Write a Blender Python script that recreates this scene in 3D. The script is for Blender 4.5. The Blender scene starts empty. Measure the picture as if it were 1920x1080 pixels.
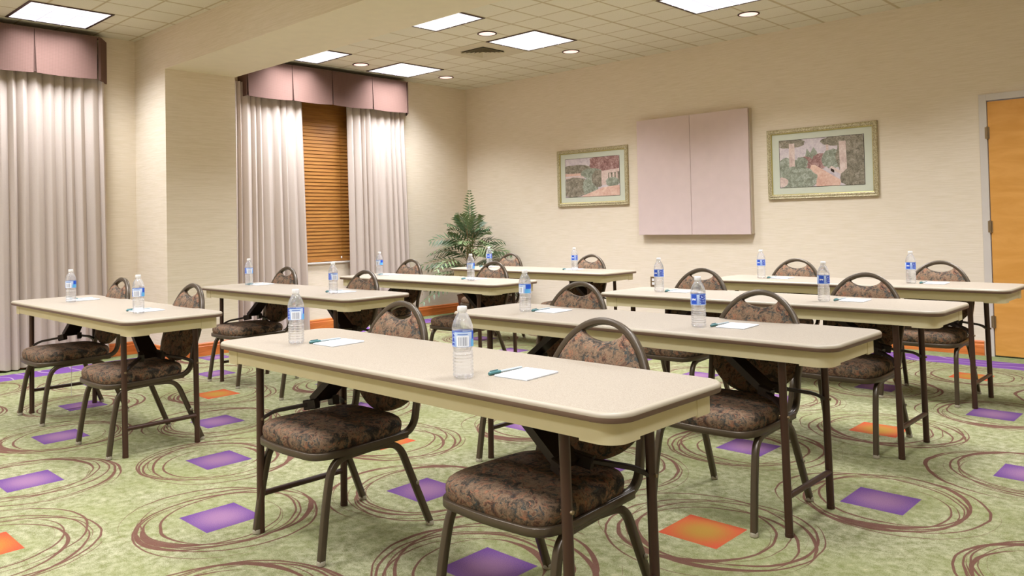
import bpy, bmesh, math, random
from mathutils import Vector, Matrix
random.seed(7)
C = bpy.context.scene.collection
S = bpy.context.scene
PI = math.pi
# ------------------------------------------------------------------ camera, world, exposure
H = 3.156                                   # ceiling height
F_PX, YAW, PITCH, ROLL, PX, PY = 1497.9, -0.7735, 0.0221, -0.0207, 912.9, 384.9
CAMPOS = Vector((8.1842, -7.9932, 1.2411))
fw = Vector((math.sin(YAW)*math.cos(PITCH), math.cos(YAW)*math.cos(PITCH), math.sin(PITCH)))
r0 = Vector((math.cos(YAW), -math.sin(YAW), 0)); u0 = r0.cross(fw)
rr = r0*math.cos(ROLL) + u0*math.sin(ROLL); uu = -r0*math.sin(ROLL) + u0*math.cos(ROLL)
cam = bpy.data.cameras.new('camera'); camo = bpy.data.objects.new('camera', cam); C.objects.link(camo)
M = Matrix.Identity(4)
for i in range(3):
    M[i][0] = rr[i]; M[i][1] = uu[i]; M[i][2] = -fw[i]; M[i][3] = CAMPOS[i]
camo.matrix_world = M
cam.sensor_width = 36; cam.lens = F_PX/1920*36
cam.shift_x = (960-PX)/1920; cam.shift_y = (PY-540)/1920
cam.clip_start = .02; cam.clip_end = 60
S.camera = camo
w = bpy.data.worlds.new('world'); S.world = w; w.use_nodes = True
w.node_tree.nodes['Background'].inputs[0].default_value = (.75, .8, .9, 1)
w.node_tree.nodes['Background'].inputs[1].default_value = .35
S.view_settings.view_transform = 'Standard'; S.view_settings.look = 'None'
S.view_settings.exposure = 0.16; S.view_settings.gamma = 1; S.view_settings.use_curve_mapping = False
PANEL_POWER = 35.0; PANEL_SPREAD = 122; DIFFUSER = .86; DOWN_POWER = 5.0
S.cycles.max_bounces = 12; S.cycles.diffuse_bounces = 8; S.cycles.transparent_max_bounces = 16; S.cycles.transmission_bounces = 8

# ------------------------------------------------------------------ material helpers
def lin(c):
    return tuple((x/12.92 if x <= .04045 else ((x+.055)/1.055)**2.4) for x in [v/255 for v in c]) + (1,)
class NB:
    def __init__(s, name):
        s.m = bpy.data.materials.new(name); s.m.use_nodes = True; s.t = s.m.node_tree
        s.b = s.t.nodes['Principled BSDF']; s.out = s.t.nodes['Material Output']
    def n(s, typ, **k):
        nd = s.t.nodes.new('ShaderNode'+typ)
        for a, v in k.items(): setattr(nd, a, v)
        return nd
    def set(s, sock, v):
        if isinstance(v, bpy.types.NodeSocket): s.t.links.new(v, sock)
        elif v is not None: sock.default_value = v
    def math(s, op, a, b=None, c=None, clamp=False):
        nd = s.n('Math', operation=op); nd.use_clamp = clamp
        s.set(nd.inputs[0], a)
        if b is not None: s.set(nd.inputs[1], b)
        if c is not None: s.set(nd.inputs[2], c)
        return nd.outputs[0]
    def mix(s, f, a, b, blend='MIX'):
        nd = s.n('Mix', data_type='RGBA', blend_type=blend)
        s.set(nd.inputs[0], f); s.set(nd.inputs[6], a); s.set(nd.inputs[7], b)
        return nd.outputs[2]
    def coord(s, kind='Object', scale=(1, 1, 1)):
        t = s.n('TexCoord'); mp = s.n('Mapping'); mp.inputs['Scale'].default_value = scale
        s.t.links.new(t.outputs[kind], mp.inputs[0]); return mp.outputs[0]
    def noise(s, vec, scale, detail=3, rough=.5, dist=0):
        nd = s.n('TexNoise'); s.set(nd.inputs['Vector'], vec); nd.inputs['Scale'].default_value = scale
        nd.inputs['Detail'].default_value = detail; nd.inputs['Roughness'].default_value = rough
        nd.inputs['Distortion'].default_value = dist; return nd.outputs['Fac']
    def ramp(s, f, stops, interp='LINEAR'):
        nd = s.n('ValToRGB'); s.set(nd.inputs[0], f); cr = nd.color_ramp; cr.interpolation = interp
        while len(cr.elements) < len(stops): cr.elements.new(.5)
        for e, (p, c) in zip(cr.elements, stops): e.position = p; e.color = c if len(c) == 4 else lin(c)
        return nd.outputs[0]
    def sstep(s, v, a, b):
        nd = s.n('MapRange', interpolation_type='SMOOTHSTEP'); s.set(nd.inputs[0], v)
        nd.inputs[1].default_value = a; nd.inputs[2].default_value = b; return nd.outputs[0]
    def bump(s, h, strength=.3, dist=.01):
        nd = s.n('Bump'); nd.inputs['Strength'].default_value = strength; nd.inputs['Distance'].default_value = dist
        s.t.links.new(h, nd.inputs['Height']); s.t.links.new(nd.outputs[0], s.b.inputs['Normal'])
    def fin(s, col=None, rough=None, metal=None, spec=None):
        if col is not None: s.set(s.b.inputs['Base Color'], col)
        if rough is not None: s.set(s.b.inputs['Roughness'], rough)
        if metal is not None: s.b.inputs['Metallic'].default_value = metal
        if spec is not None: s.b.inputs['Specular IOR Level'].default_value = spec
        return s.m
def plain(name, rgb, rough=.5, metal=0, spec=.5):
    b = NB(name); v = b.noise(b.coord(), 9, 3)
    c = lin(rgb); d = tuple(x*.9 for x in c[:3])+(1,)
    return b.fin(b.mix(v, d, c), rough, metal, spec)

# wallpaper
def m_wall():
    b = NB('wallpaper'); g = b.n('NewGeometry')
    mp = b.n('Mapping'); mp.inputs['Scale'].default_value = (2.2, 2.2, 55); b.t.links.new(g.outputs['Position'], mp.inputs[0])
    n1 = b.noise(mp.outputs[0], 2.2, 5, .65); n2 = b.noise(g.outputs['Position'], .6, 2)
    c = b.mix(b.sstep(n1, .3, .7), lin((219, 206, 182)), lin((232, 220, 202)))
    c = b.mix(b.math('MULTIPLY', n2, .25), c, lin((222, 206, 178)))
    b.bump(n1, .25, .004); return b.fin(c, .75, spec=.25)
M_WALL = m_wall()
M_SOFFIT = plain('soffit_paint', (232, 222, 196), .8, spec=.2)
def m_ceiling():
    b = NB('ceiling_tile'); g = b.n('NewGeometry'); sp = b.n('SeparateXYZ'); b.t.links.new(g.outputs['Position'], sp.inputs[0])
    def line(co, off, per, wd):
        t = b.math('SUBTRACT', co, off); t = b.math('DIVIDE', t, per)
        f = b.math('FRACT', b.math('ADD', t, 100.5)); d = b.math('ABSOLUTE', b.math('SUBTRACT', f, .5))
        return b.sstep(b.math('MULTIPLY', d, per), wd, wd*.45)
    lx = b.math('MAXIMUM', line(sp.outputs[0], .242, .347, .014), line(sp.outputs[0], .242, .694, .020))
    ly = line(sp.outputs[1], -.233, .347, .013)
    l = b.math('MAXIMUM', lx, ly)
    n = b.noise(g.outputs['Position'], 160, 4, .7)
    base = b.mix(b.sstep(n, .35, .65), lin((216, 211, 190)), lin((230, 226, 206)))
    c = b.mix(l, base, lin((194, 182, 150)))
    b.bump(b.math('SUBTRACT', b.math('MULTIPLY', n, .12), l), .35, .005)
    return b.fin(c, .9, spec=.1)
M_CEIL = m_ceiling()

def m_carpet():
    b = NB('patterned_carpet'); g = b.n('NewGeometry'); sp = b.n('SeparateXYZ'); b.t.links.new(g.outputs['Position'], sp.inputs[0])
    X, Y = sp.outputs[0], sp.outputs[1]
    wob = b.noise(g.outputs['Position'], 5, 2); wob2 = b.noise(g.outputs['Position'], 4.1, 2, .5, .3)
    wx = b.math('MULTIPLY', b.math('SUBTRACT', wob, .5), .03); wy = b.math('MULTIPLY', b.math('SUBTRACT', wob2, .5), .03)
    q = .404                                  # lattice unit: a=(-q,-2q) b=(-2q,q), orange squares every 5q
    dx = b.math('SUBTRACT', X, 6.54); dy = b.math('SUBTRACT', Y, -5.12)
    # i,j with (dx,dy) = i*(-q,-2q) + j*(-2q,q)
    i = b.math('DIVIDE', b.math('MULTIPLY', b.math('ADD', dx, b.math('MULTIPLY', dy, 2)), -1), 5*q)
    j = b.math('DIVIDE', b.math('SUBTRACT', dy, b.math('MULTIPLY', dx, 2)), 5*q)
    ir = b.math('ROUND', i); jr = b.math('ROUND', j)
    cx = b.math('MULTIPLY', b.math('ADD', ir, b.math('MULTIPLY', jr, 2)), -q)
    cy = b.math('MULTIPLY', b.math('SUBTRACT', jr, b.math('MULTIPLY', ir, 2)), q)
    lx = b.math('SUBTRACT', dx, cx); ly = b.math('SUBTRACT', dy, cy)      # local coordinates of the motif
    typ = b.math('FLOORED_MODULO', b.math('ADD', b.math('ADD', ir, b.math('MULTIPLY', jr, 2)), .5), 5)
    typ = b.math('FLOOR', typ)
    is_or = b.math('LESS_THAN', typ, .5)
    sq = b.math('MAXIMUM', b.math('ABSOLUTE', lx), b.math('ABSOLUTE', ly))
    wsx = b.math('ADD', lx, wx); wsy = b.math('ADD', ly, wy)
    rings = None
    rnd = random.Random(3)
    for k in range(8):
        wn = b.n('TexWhiteNoise', noise_dimensions='2D'); cmb = b.n('CombineXYZ')
        b.set(cmb.inputs[0], b.math('ADD', typ, .31)); cmb.inputs[1].default_value = k*1.73+.4
        b.t.links.new(cmb.outputs[0], wn.inputs['Vector']); sc = b.n('SeparateColor'); b.t.links.new(wn.outputs['Color'], sc.inputs[0])
        R0, G0, B0 = sc.outputs[0], sc.outputs[1], sc.outputs[2]
        ox = b.math('MULTIPLY', b.math('SUBTRACT', R0, .5), .15); oy = b.math('MULTIPLY', b.math('SUBTRACT', G0, .5), .15)
        px = b.math('SUBTRACT', wsx, ox); py = b.math('SUBTRACT', wsy, oy)
        asp = .9 + .025*k
        d = b.math('SQRT', b.math('ADD', b.math('MULTIPLY', px, px), b.math('MULTIPLY', b.math('MULTIPLY', py, py), asp)))
        rad = b.math('ADD', b.math('MULTIPLY', B0, .07), .245+.017*k)
        ang = b.math('ARCTAN2', py, px)
        ph = b.math('MULTIPLY', b.math('ADD', R0, B0), 6.28)
        cs = b.math('COSINE', b.math('SUBTRACT', ang, ph))
        c3 = b.math('MAXIMUM', b.math('COSINE', b.math('SUBTRACT', ang, b.math('MULTIPLY', b.math('ADD', G0, R0), 6.28))), 0)
        wd = b.math('ADD', b.math('MULTIPLY', b.math('POWER', c3, 7), (.013, .004, .008, .003, .010, .005, .007, .003)[k]), b.math('ADD', b.math('MULTIPLY', cs, .0026), .0026))
        e = b.math('SUBTRACT', wd, b.math('ABSOLUTE', b.math('SUBTRACT', d, rad)))
        rings = e if rings is None else b.math('MAXIMUM', rings, e)
    ring = b.sstep(rings, -.0016, .0014)
    fine = b.noise(g.outputs['Position'], 240, 3, .7); med = b.noise(g.outputs['Position'], 26, 4, .7); big = b.noise(g.outputs['Position'], 2.0, 4, .6)
    gr = b.mix(b.sstep(b.math('ADD', b.math('MULTIPLY', fine, .5), b.math('MULTIPLY', med, .5)), .38, .62), lin((104, 104, 66)), lin((158, 155, 124)))
    gr = b.mix(b.sstep(big, .35, .7), gr, b.mix(.5, gr, lin((120, 124, 74))))
    fleck = b.sstep(med, .6, .72); gr = b.mix(b.math('MULTIPLY', fleck, .35), gr, lin((176, 164, 126)))
    c = b.mix(b.math('MULTIPLY', ring, .92), gr, b.mix(fine, lin((78, 48, 42)), lin((108, 70, 60))))
    # squares with a lighter, speckled middle
    rr_ = b.math('SQRT', b.math('ADD', b.math('MULTIPLY', lx, lx), b.math('MULTIPLY', ly, ly)))
    edge = b.sstep(b.math('ADD', rr_, b.math('MULTIPLY', b.math('SUBTRACT', fine, .5), .2)), .02, .17)
    pur = b.mix(edge, lin((130, 96, 124)), lin((92, 62, 112))); ora = b.mix(edge, lin((146, 110, 48)), lin((166, 72, 48)))
    sqc = b.mix(is_or, pur, ora)
    c = b.mix(b.sstep(sq, .129, .125), c, sqc)
    # purple border stripe with pale swirls, plain green margin outside it
    dw = b.math('MINIMUM', b.math('MULTIPLY', Y, -1), X)
    col_d = b.math('MAXIMUM', b.math('SUBTRACT', X, .72), b.math('MAXIMUM', b.math('SUBTRACT', -4.68, Y), b.math('SUBTRACT', Y, -3.98)))
    band = b.math('MULTIPLY', b.sstep(dw, .262, .268), b.sstep(dw, .592, .586))
    outer = b.sstep(dw, .60, .594)
    wv = b.n('TexWave', wave_type='RINGS'); b.t.links.new(g.outputs['Position'], wv.inputs['Vector']); wv.inputs['Scale'].default_value = 1.7
    wv.inputs['Distortion'].default_value = 9; wv.inputs['Detail'].default_value = 1; wv.inputs['Detail Scale'].default_value = 1.1
    sw = b.sstep(wv.outputs['Fac'], .955, .985)
    bandc = b.mix(b.math('MULTIPLY', sw, .7), b.mix(fine, lin((94, 58, 122)), lin((130, 90, 154))), lin((170, 150, 164)))
    c = b.mix(outer, c, b.mix(.35, gr, lin((130, 152, 100)))); c = b.mix(band, c, bandc)
    b.bump(b.math('ADD', fine, b.math('MULTIPLY', med, .6)), .5, .006)
    return b.fin(c, .95, spec=.05)
M_CARPET = m_carpet()

def m_fabric(name, bright=1.0):
    b = NB(name); v = b.coord('Object')
    d = b.n('TexNoise'); b.t.links.new(v, d.inputs['Vector']); d.inputs['Scale'].default_value = 14; d.inputs['Detail'].default_value = 5
    a = b.n('VectorMath', operation='MULTIPLY_ADD'); b.t.links.new(d.outputs['Color'], a.inputs[0]); a.inputs[1].default_value = (.12, .12, .12); b.t.links.new(v, a.inputs[2])
    n1 = b.noise(a.outputs[0], 19, 6, .72, .25); n2 = b.noise(a.outputs[0], 40, 5, .7, .4); n3 = b.noise(v, 260, 2)
    vo = b.n('TexVoronoi', feature='DISTANCE_TO_EDGE'); b.t.links.new(a.outputs[0], vo.inputs['Vector']); vo.inputs['Scale'].default_value = 26
    k = bright
    def L(c): x = lin(c); return (x[0]*k, x[1]*k, x[2]*k, 1)
    c = b.ramp(n1, [(.34, L((40, 37, 33))), (.42, L((66, 58, 48))), (.47, L((104, 86, 68))), (.53, L((132, 108, 84))), (.59, L((104, 74, 56))), (.66, L((48, 42, 36)))])
    c = b.mix(b.sstep(n2, .57, .61), c, L((146, 100, 74)))
    c = b.mix(b.sstep(n2, .43, .39), c, L((62, 66, 62)))
    c = b.mix(b.math('MULTIPLY', b.sstep(vo.outputs['Distance'], .035, .0), .45), c, L((44, 36, 30)))
    c = b.mix(b.math('MULTIPLY', n3, .5), c, b.mix(.5, c, L((52, 42, 34))))
    b.bump(n3, .35, .003); return b.fin(c, .85, spec=.2)
M_FAB = m_fabric('floral_upholstery')
M_FRAME = plain('bronze_chair_tube', (78, 66, 50), .32, .35, .6)
M_GLIDE = plain('clear_glide', (150, 142, 120), .2)
M_LEG = plain('brown_table_leg', (66, 42, 30), .38, .15, .5)
M_STRUT = plain('dark_brace_steel', (40, 28, 22), .42, .2, .5)
def m_lam():
    b = NB('speckled_laminate'); v = b.coord(); n = b.noise(v, 420, 3, .7); n2 = b.noise(v, 12, 3)
    c = b.mix(b.sstep(n, .35, .6), lin((134, 122, 104)), lin((162, 150, 133))); c = b.mix(b.math('MULTIPLY', n2, .2), c, lin((152, 138, 120)))
    return b.fin(c, .5, spec=.3)
M_LAM = m_lam()
M_BAND = plain('brown_edge_band', (104, 80, 64), .45)
M_LIP = plain('cream_table_lip', (160, 148, 126), .45)
M_APRON = plain('beige_apron', (218, 206, 166), .5, spec=.3)
M_GUM = plain('painted_grey_white', (206, 198, 188), .5)
def m_curtain():
    b = NB('curtain_cloth'); n = b.noise(b.coord('Object', (1, 1, 1)), 300, 2); c = b.mix(n, lin((176, 162, 150)), lin((200, 187, 177)))
    b.bump(n, .15, .002); return b.fin(c, .85, spec=.15)
M_CURT = m_curtain()
def m_val():
    b = NB('valance_cloth'); v = b.coord('Object')
    ch = b.n('TexBrick'); b.t.links.new(b.coord('Object', (1, 1, 1)), ch.inputs[0])
    sp = b.n('SeparateXYZ'); b.t.links.new(v, sp.inputs[0])
    f1 = b.math('ABSOLUTE', b.math('SINE', b.math('MULTIPLY', sp.outputs[1], 240))); f2 = b.math('ABSOLUTE', b.math('SINE', b.math('MULTIPLY', sp.outputs[2], 240)))
    f = b.math('MULTIPLY', b.math('ADD', f1, f2), .5); n = b.noise(v, 60, 3)
    c = b.mix(b.math('MULTIPLY', f, .55), lin((92, 68, 60)), lin((122, 96, 86))); c = b.mix(b.math('MULTIPLY', n, .3), c, lin((102, 78, 70)))
    b.bump(f, .12, .002); return b.fin(c, .8, spec=.15)
M_VAL = m_val()
def m_wood(name, a, c2, sc=(1, 1, 12), rough=.35, big=1.6):
    b = NB(name); g = b.n('NewGeometry'); mp = b.n('Mapping'); mp.inputs['Scale'].default_value = sc; b.t.links.new(g.outputs['Position'], mp.inputs[0])
    n = b.noise(mp.outputs[0], big, 6, .6, .6); n2 = b.noise(mp.outputs[0], 22, 3)
    c = b.mix(b.sstep(n, .3, .7), lin(a), lin(c2)); c = b.mix(b.math('MULTIPLY', n2, .15), c, lin(a)); return b.fin(c, rough, spec=.4)
M_BASE = m_wood('baseboard_wood', (186, 98, 44), (220, 130, 66), (2, 2, 20))
M_DOOR = m_wood('door_maple', (206, 146, 66), (222, 162, 84), (1.4, 1.4, 5), .4)
M_BLIND = m_wood('blind_wood', (146, 94, 42), (172, 120, 58), (2, 2, 30), .4)
M_BRONZE = plain('dark_trim_metal', (58, 34, 28), .5, .1)
M_BOARD = plain('mauve_board_laminate', (214, 194, 188), .5, spec=.3)
M_BOARDEDGE = plain('board_edge', (196, 182, 158), .5)
M_DARK = plain('dark_gap', (42, 26, 18), .8)
M_STEEL = plain('brushed_hinge', (150, 130, 100), .35, .7)
M_PLASTIC = plain('white_plastic', (236, 234, 230), .4)
def emis(name, rgb, strength):
    b = NB(name); b.b.inputs['Base Color'].default_value = lin(rgb); b.b.inputs['Emission Color'].default_value = lin(rgb); b.b.inputs['Emission Strength'].default_value = strength; return b.m
def m_diff():
    b = NB('louvre_diffuser'); n = b.noise(b.coord('Object', (3, 3, 1)), 3, 2)
    b.b.inputs['Base Color'].default_value = (.9, .9, .9, 1); b.t.links.new(b.mix(b.sstep(n, .35, .65), lin((222, 224, 240)), lin((255, 253, 255))), b.b.inputs['Emission Color']); b.b.inputs['Emission Strength'].default_value = DIFFUSER
    return b.m
M_DIFF = m_diff(); M_BLADE = emis('lit_louvre_blade', (206, 206, 222), .62)
M_DOWN = emis('downlight_bowl', (255, 214, 206), 1.0)

# ------------------------------------------------------------------ mesh helpers
def obj(name, bm, mats, parent=None, smooth=False, recalc=True):
    if recalc: bmesh.ops.recalc_face_normals(bm, faces=bm.faces)
    me = bpy.data.meshes.new(name); bm.to_mesh(me); bm.free()
    for m in (mats if isinstance(mats, (list, tuple)) else [mats]): me.materials.append(m)
    if smooth:
        for p in me.polygons: p.use_smooth = True
    o = bpy.data.objects.new(name, me); C.objects.link(o)
    if parent: o.parent = parent
    return o
def smooth_angle(o, a=35):
    for p in o.data.polygons: p.use_smooth = True
    try: o.data.set_sharp_from_angle(angle=math.radians(a))
    except Exception: pass
    return o
def box(bm, x0, x1, y0, y1, z0, z1, mi=0, mat=None):
    vs = [bm.verts.new((x, y, z)) for z in (z0, z1) for x, y in ((x0, y0), (x1, y0), (x1, y1), (x0, y1))]
    if mat: 
        for v in vs: v.co = mat @ v.co
    for f in ((3, 2, 1, 0), (4, 5, 6, 7), (0, 1, 5, 4), (1, 2, 6, 5), (2, 3, 7, 6), (3, 0, 4, 7)):
        fc = bm.faces.new([vs[i] for i in f]); fc.material_index = mi
def B(*a, **k):
    bm = bmesh.new(); box(bm, *a, **k); return bm
def bevel(o, wd=.003, seg=2):
    m = o.modifiers.new('bevel', 'BEVEL'); m.width = wd; m.segments = seg; m.limit_method = 'ANGLE'; return o
def circ(r, n=12): return [(r*math.cos(2*PI*i/n), r*math.sin(2*PI*i/n)) for i in range(n)]
def rect(a, b, c=.25):
    k = min(a, b)*c; return [(-a+k, -b), (a-k, -b), (a, -b+k), (a, b-k), (a-k, b), (-a+k, b), (-a, b-k), (-a, -b+k)]
def sweep(bm, pts, prof, up=Vector((0, 0, 1)), closed=False, caps=True, mi=0, scales=None):
    pts = [Vector(p) for p in pts]; n = len(pts); rings = []
    prev = None
    for i, p in enumerate(pts):
        if closed: t = (pts[(i+1) % n]-pts[i-1]).normalized()
        elif i == 0: t = (pts[1]-pts[0]).normalized()
        elif i == n-1: t = (pts[-1]-pts[-2]).normalized()
        else: t = ((pts[i+1]-pts[i]).normalized()+(pts[i]-pts[i-1]).normalized()).normalized()
        if prev is None:
            u = up if abs(t.dot(up)) < .98 else Vector((1, 0, 0))
            a = u.cross(t).normalized()
        else:
            a = (prev - t*prev.dot(t)).normalized()
        prev = a; bb = t.cross(a)
        s = scales[i] if scales else 1
        rings.append([bm.verts.new(p + a*x*s + bb*y*s) for x, y in prof])
    m = len(prof)
    for i in range(n if closed else n-1):
        A, D = rings[i], rings[(i+1) % n]
        for k in range(m):
            f = bm.faces.new((A[k], A[(k+1) % m], D[(k+1) % m], D[k])); f.material_index = mi
    if caps and not closed:
        bm.faces.new(rings[0][::-1]).material_index = mi; bm.faces.new(rings[-1]).material_index = mi
def fillet(pts, r, n=6):
    pts = [Vector(p) for p in pts]; out = [pts[0]]
    for i in range(1, len(pts)-1):
        a, b_, c = pts[i-1], pts[i], pts[i+1]; k = min(r[i] if isinstance(r, dict) and i in r else (r if not isinstance(r, dict) else .03), (a-b_).length*.49, (c-b_).length*.49)
        p0 = b_+(a-b_).normalized()*k; p1 = b_+(c-b_).normalized()*k
        for j in range(n+1):
            t = j/n; out.append(p0*(1-t)**2 + b_*2*t*(1-t) + p1*t*t)
    out.append(pts[-1]); return out
def lathe(bm, prof, n=24, mi=0, cx=0, cy=0, capb=True, capt=True):
    rings = [[bm.verts.new((cx+r*math.cos(2*PI*i/n), cy+r*math.sin(2*PI*i/n), z)) for i in range(n)] for r, z in prof]
    for a, b_ in zip(rings, rings[1:]):
        for i in range(n): bm.faces.new((a[i], a[(i+1) % n], b_[(i+1) % n], b_[i])).material_index = mi
    if capb: bm.faces.new(rings[0][::-1]).material_index = mi
    if capt: bm.faces.new(rings[-1]).material_index = mi
def rrect(x0, x1, y0, y1, r, n=6):
    out = []
    for cx, cy, a0 in ((x1-r, y0+r, -PI/2), (x1-r, y1-r, 0), (x0+r, y1-r, PI/2), (x0+r, y0+r, PI)):
        for i in range(n+1): a = a0+PI/2*i/n; out.append((cx+r*math.cos(a), cy+r*math.sin(a)))
    return out
def prism(bm, poly, z0, z1, mi=0):
    a = [bm.verts.new((x, y, z0)) for x, y in poly]; b_ = [bm.verts.new((x, y, z1)) for x, y in poly]; n = len(poly)
    bm.faces.new(a[::-1]).material_index = mi; bm.faces.new(b_).material_index = mi
    for i in range(n): bm.faces.new((a[i], a[(i+1) % n], b_[(i+1) % n], b_[i])).material_index = mi
def tag(o, label, cat, group=None):
    o['label'] = label; o['category'] = cat
    if group: o['group'] = group
    return o
def thing(name, label, cat, loc=(0, 0, 0), rotz=0, group=None):
    o = bpy.data.objects.new(name, None); C.objects.link(o); o.location = loc; o.rotation_euler = (0, 0, rotz); o.empty_display_size = .1
    return tag(o, label, cat, group)
def struct(name, bm, m, parent=None):
    o = obj(name, bm, m, parent)
    if not parent: o['kind'] = 'structure'
    return o
def dup(root, loc, rotz, label, group=None):
    r = root.copy(); C.objects.link(r); r.location = loc; r.rotation_euler = (0, 0, rotz); r['label'] = label
    if group: r['group'] = group
    for ch in list(root.children):
        c = ch.copy(); C.objects.link(c); c.parent = r
        for g in list(ch.children):
            d = g.copy(); C.objects.link(d); d.parent = c
    return r

# ------------------------------------------------------------------ room shell
XR, YF = 10.6, -10.4
struct('floor', B(-.1, XR+.1, YF-.1, .1, -.1, 0), M_CARPET)
struct('ceiling', B(-.1, XR+.1, YF-.1, .1, H, H+.1), M_CEIL)
DX0, DX1, DZ = 6.475, 7.50, 2.205
bm = bmesh.new(); box(bm, -.1, DX0-.01, 0, .12, 0, H); box(bm, DX1+.01, XR+.1, 0, .12, 0, H); box(bm, DX0-.01, DX1+.01, 0, .12, DZ+.01, H)
struct('wall_back', bm, M_WALL)
WY0, WY1, WZ0, WZ1 = -3.35, -1.55, .79, 2.90
bm = bmesh.new(); box(bm, -.16, 0, YF, WY0, 0, H); box(bm, -.16, 0, WY1, 0, 0, H); box(bm, -.16, 0, WY0, WY1, 0, WZ0); box(bm, -.16, 0, WY0, WY1, WZ1, H)
struct('wall_left', bm, M_WALL)
struct('wall_right', B(XR, XR+.12, YF, 0, 0, H), M_WALL)
struct('wall_front', B(0, XR, YF-.12, YF, 0, H), M_WALL)
CX, CY0, CY1, SZ = .705, -4.69, -3.97, 2.776
struct('wall_column', B(0, CX, CY0, CY1, 0, H), M_WALL)
bm = B(CX, XR, CY0, CY1, SZ, H); bm.faces.ensure_lookup_table()
for f in bm.faces:
    if f.normal.z < -.5 or abs(f.calc_center_median().z-SZ) < 1e-4: f.material_index = 1
struct('ceiling_beam', bm, [M_WALL, M_SOFFIT])
# baseboards: stepped profile
def baseb(name, pts, closed=False):
    prof = [(0, 0), (.016, 0), (.016, .092), (.011, .098), (.011, .118), (.004, .128), (0, .128)]
    bm = bmesh.new(); n = len(pts); rings = []
    for i, (x, y, nx, ny) in enumerate(pts): rings.append([bm.verts.new((x+nx*a, y+ny*a, z)) for a, z in prof])
    for i in range(n-1):
        for k in range(len(prof)-1): bm.faces.new((rings[i][k], rings[i+1][k], rings[i+1][k+1], rings[i][k+1]))
    bm.faces.new(rings[0]); bm.faces.new(rings[-1][::-1])
    return struct(name, bm, M_BASE)
baseb('baseboard_back', [(0, 0, 0, -1), (DX0-.085, 0, 0, -1)])
baseb('baseboard_back.001', [(DX1+.09, 0, 0, -1), (XR, 0, 0, -1)])
baseb('baseboard_left', [(0, CY1, 1, 0), (0, 0, 1, -1)])
baseb('baseboard_left.001', [(0, YF, 1, 0), (0, CY0, 1, -1)])
baseb('baseboard_column', [(0, CY0, 1, -1), (CX, CY0, 1, -1), (CX, CY1, 1, 1), (0, CY1, 1, 1)])
# window behind the blind
wn = bpy.data.objects.new('window_1', None); C.objects.link(wn); wn['kind'] = 'structure'
bm = bmesh.new()
for a in ((WY0, WY0+.05, WZ0, WZ1), (WY1-.05, WY1, WZ0, WZ1), (WY0, WY1, WZ0, WZ0+.05), (WY0, WY1, WZ1-.05, WZ1), (-2.475, -2.425, WZ0, WZ1)): box(bm, -.15, -.11, a[0], a[1], a[2], a[3])
obj('window_frame', bm, M_GUM, wn)
gl = NB('window_glass'); gl.b.inputs['Transmission Weight'].default_value = 1; gl.b.inputs['Roughness'].default_value = 0; gl.b.inputs['Base Color'].default_value = (.95, .98, 1, 1)
obj('window_pane', B(-.132, -.128, WY0+.05, WY1-.05, WZ0+.05, WZ1-.05), gl.m, wn)
bevel(obj('window_sill', B(-.11, .025, WY0+.01, WY1-.01, WZ0-.002, WZ0+.018), M_GUM, wn), .004)
# door on the back wall
dr = bpy.data.objects.new('door_1', None); C.objects.link(dr); dr['kind'] = 'structure'
bevel(obj('door_panel', B(DX0, DX1, -.02, .03, .012, DZ-.005), M_DOOR, dr), .002)
bm = bmesh.new()
fwid = .058
box(bm, DX0-fwid-.006, DX0-.006, -.026, -.001, 0, DZ+.004+fwid); box(bm, DX1+.006, DX1+fwid+.006, -.026, -.001, 0, DZ+.004+fwid); box(bm, DX0-.006, DX1+.006, -.026, -.001, DZ+.004, DZ+.004+fwid)
box(bm, DX0-.009, DX0-.005, -.012, .1, 0, DZ+.006); box(bm, DX0-.006, DX1+.006, -.012, .1, DZ+.003, DZ+.008)
bevel(obj('door_frame', bm, M_GUM, dr), .003)
for z in (1.93, 1.12, .3):
    bm = bmesh.new(); lathe(bm, [(.008, z-.055), (.008, z+.055)], 10, cx=DX0-.003, cy=-.03); box(bm, DX0-.022, DX0+.012, -.028, -.019, z-.05, z+.05); obj('hinge', bm, M_STEEL, dr)
bm = bmesh.new(); lathe(bm, [(.026, 0), (.026, .008), (.012, .012), (.012, .05), (.01, .052)], 16); 
for v in bm.verts: v.co = Vector((DX1-.07+v.co.x, -.02-v.co.z, 1.0+v.co.y))
sweep(bm, [(DX1-.07, -.068, 1.0), (DX1-.19, -.07, 1.0)], circ(.009, 10)); obj('door_handle', bm, M_STEEL, dr)

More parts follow.
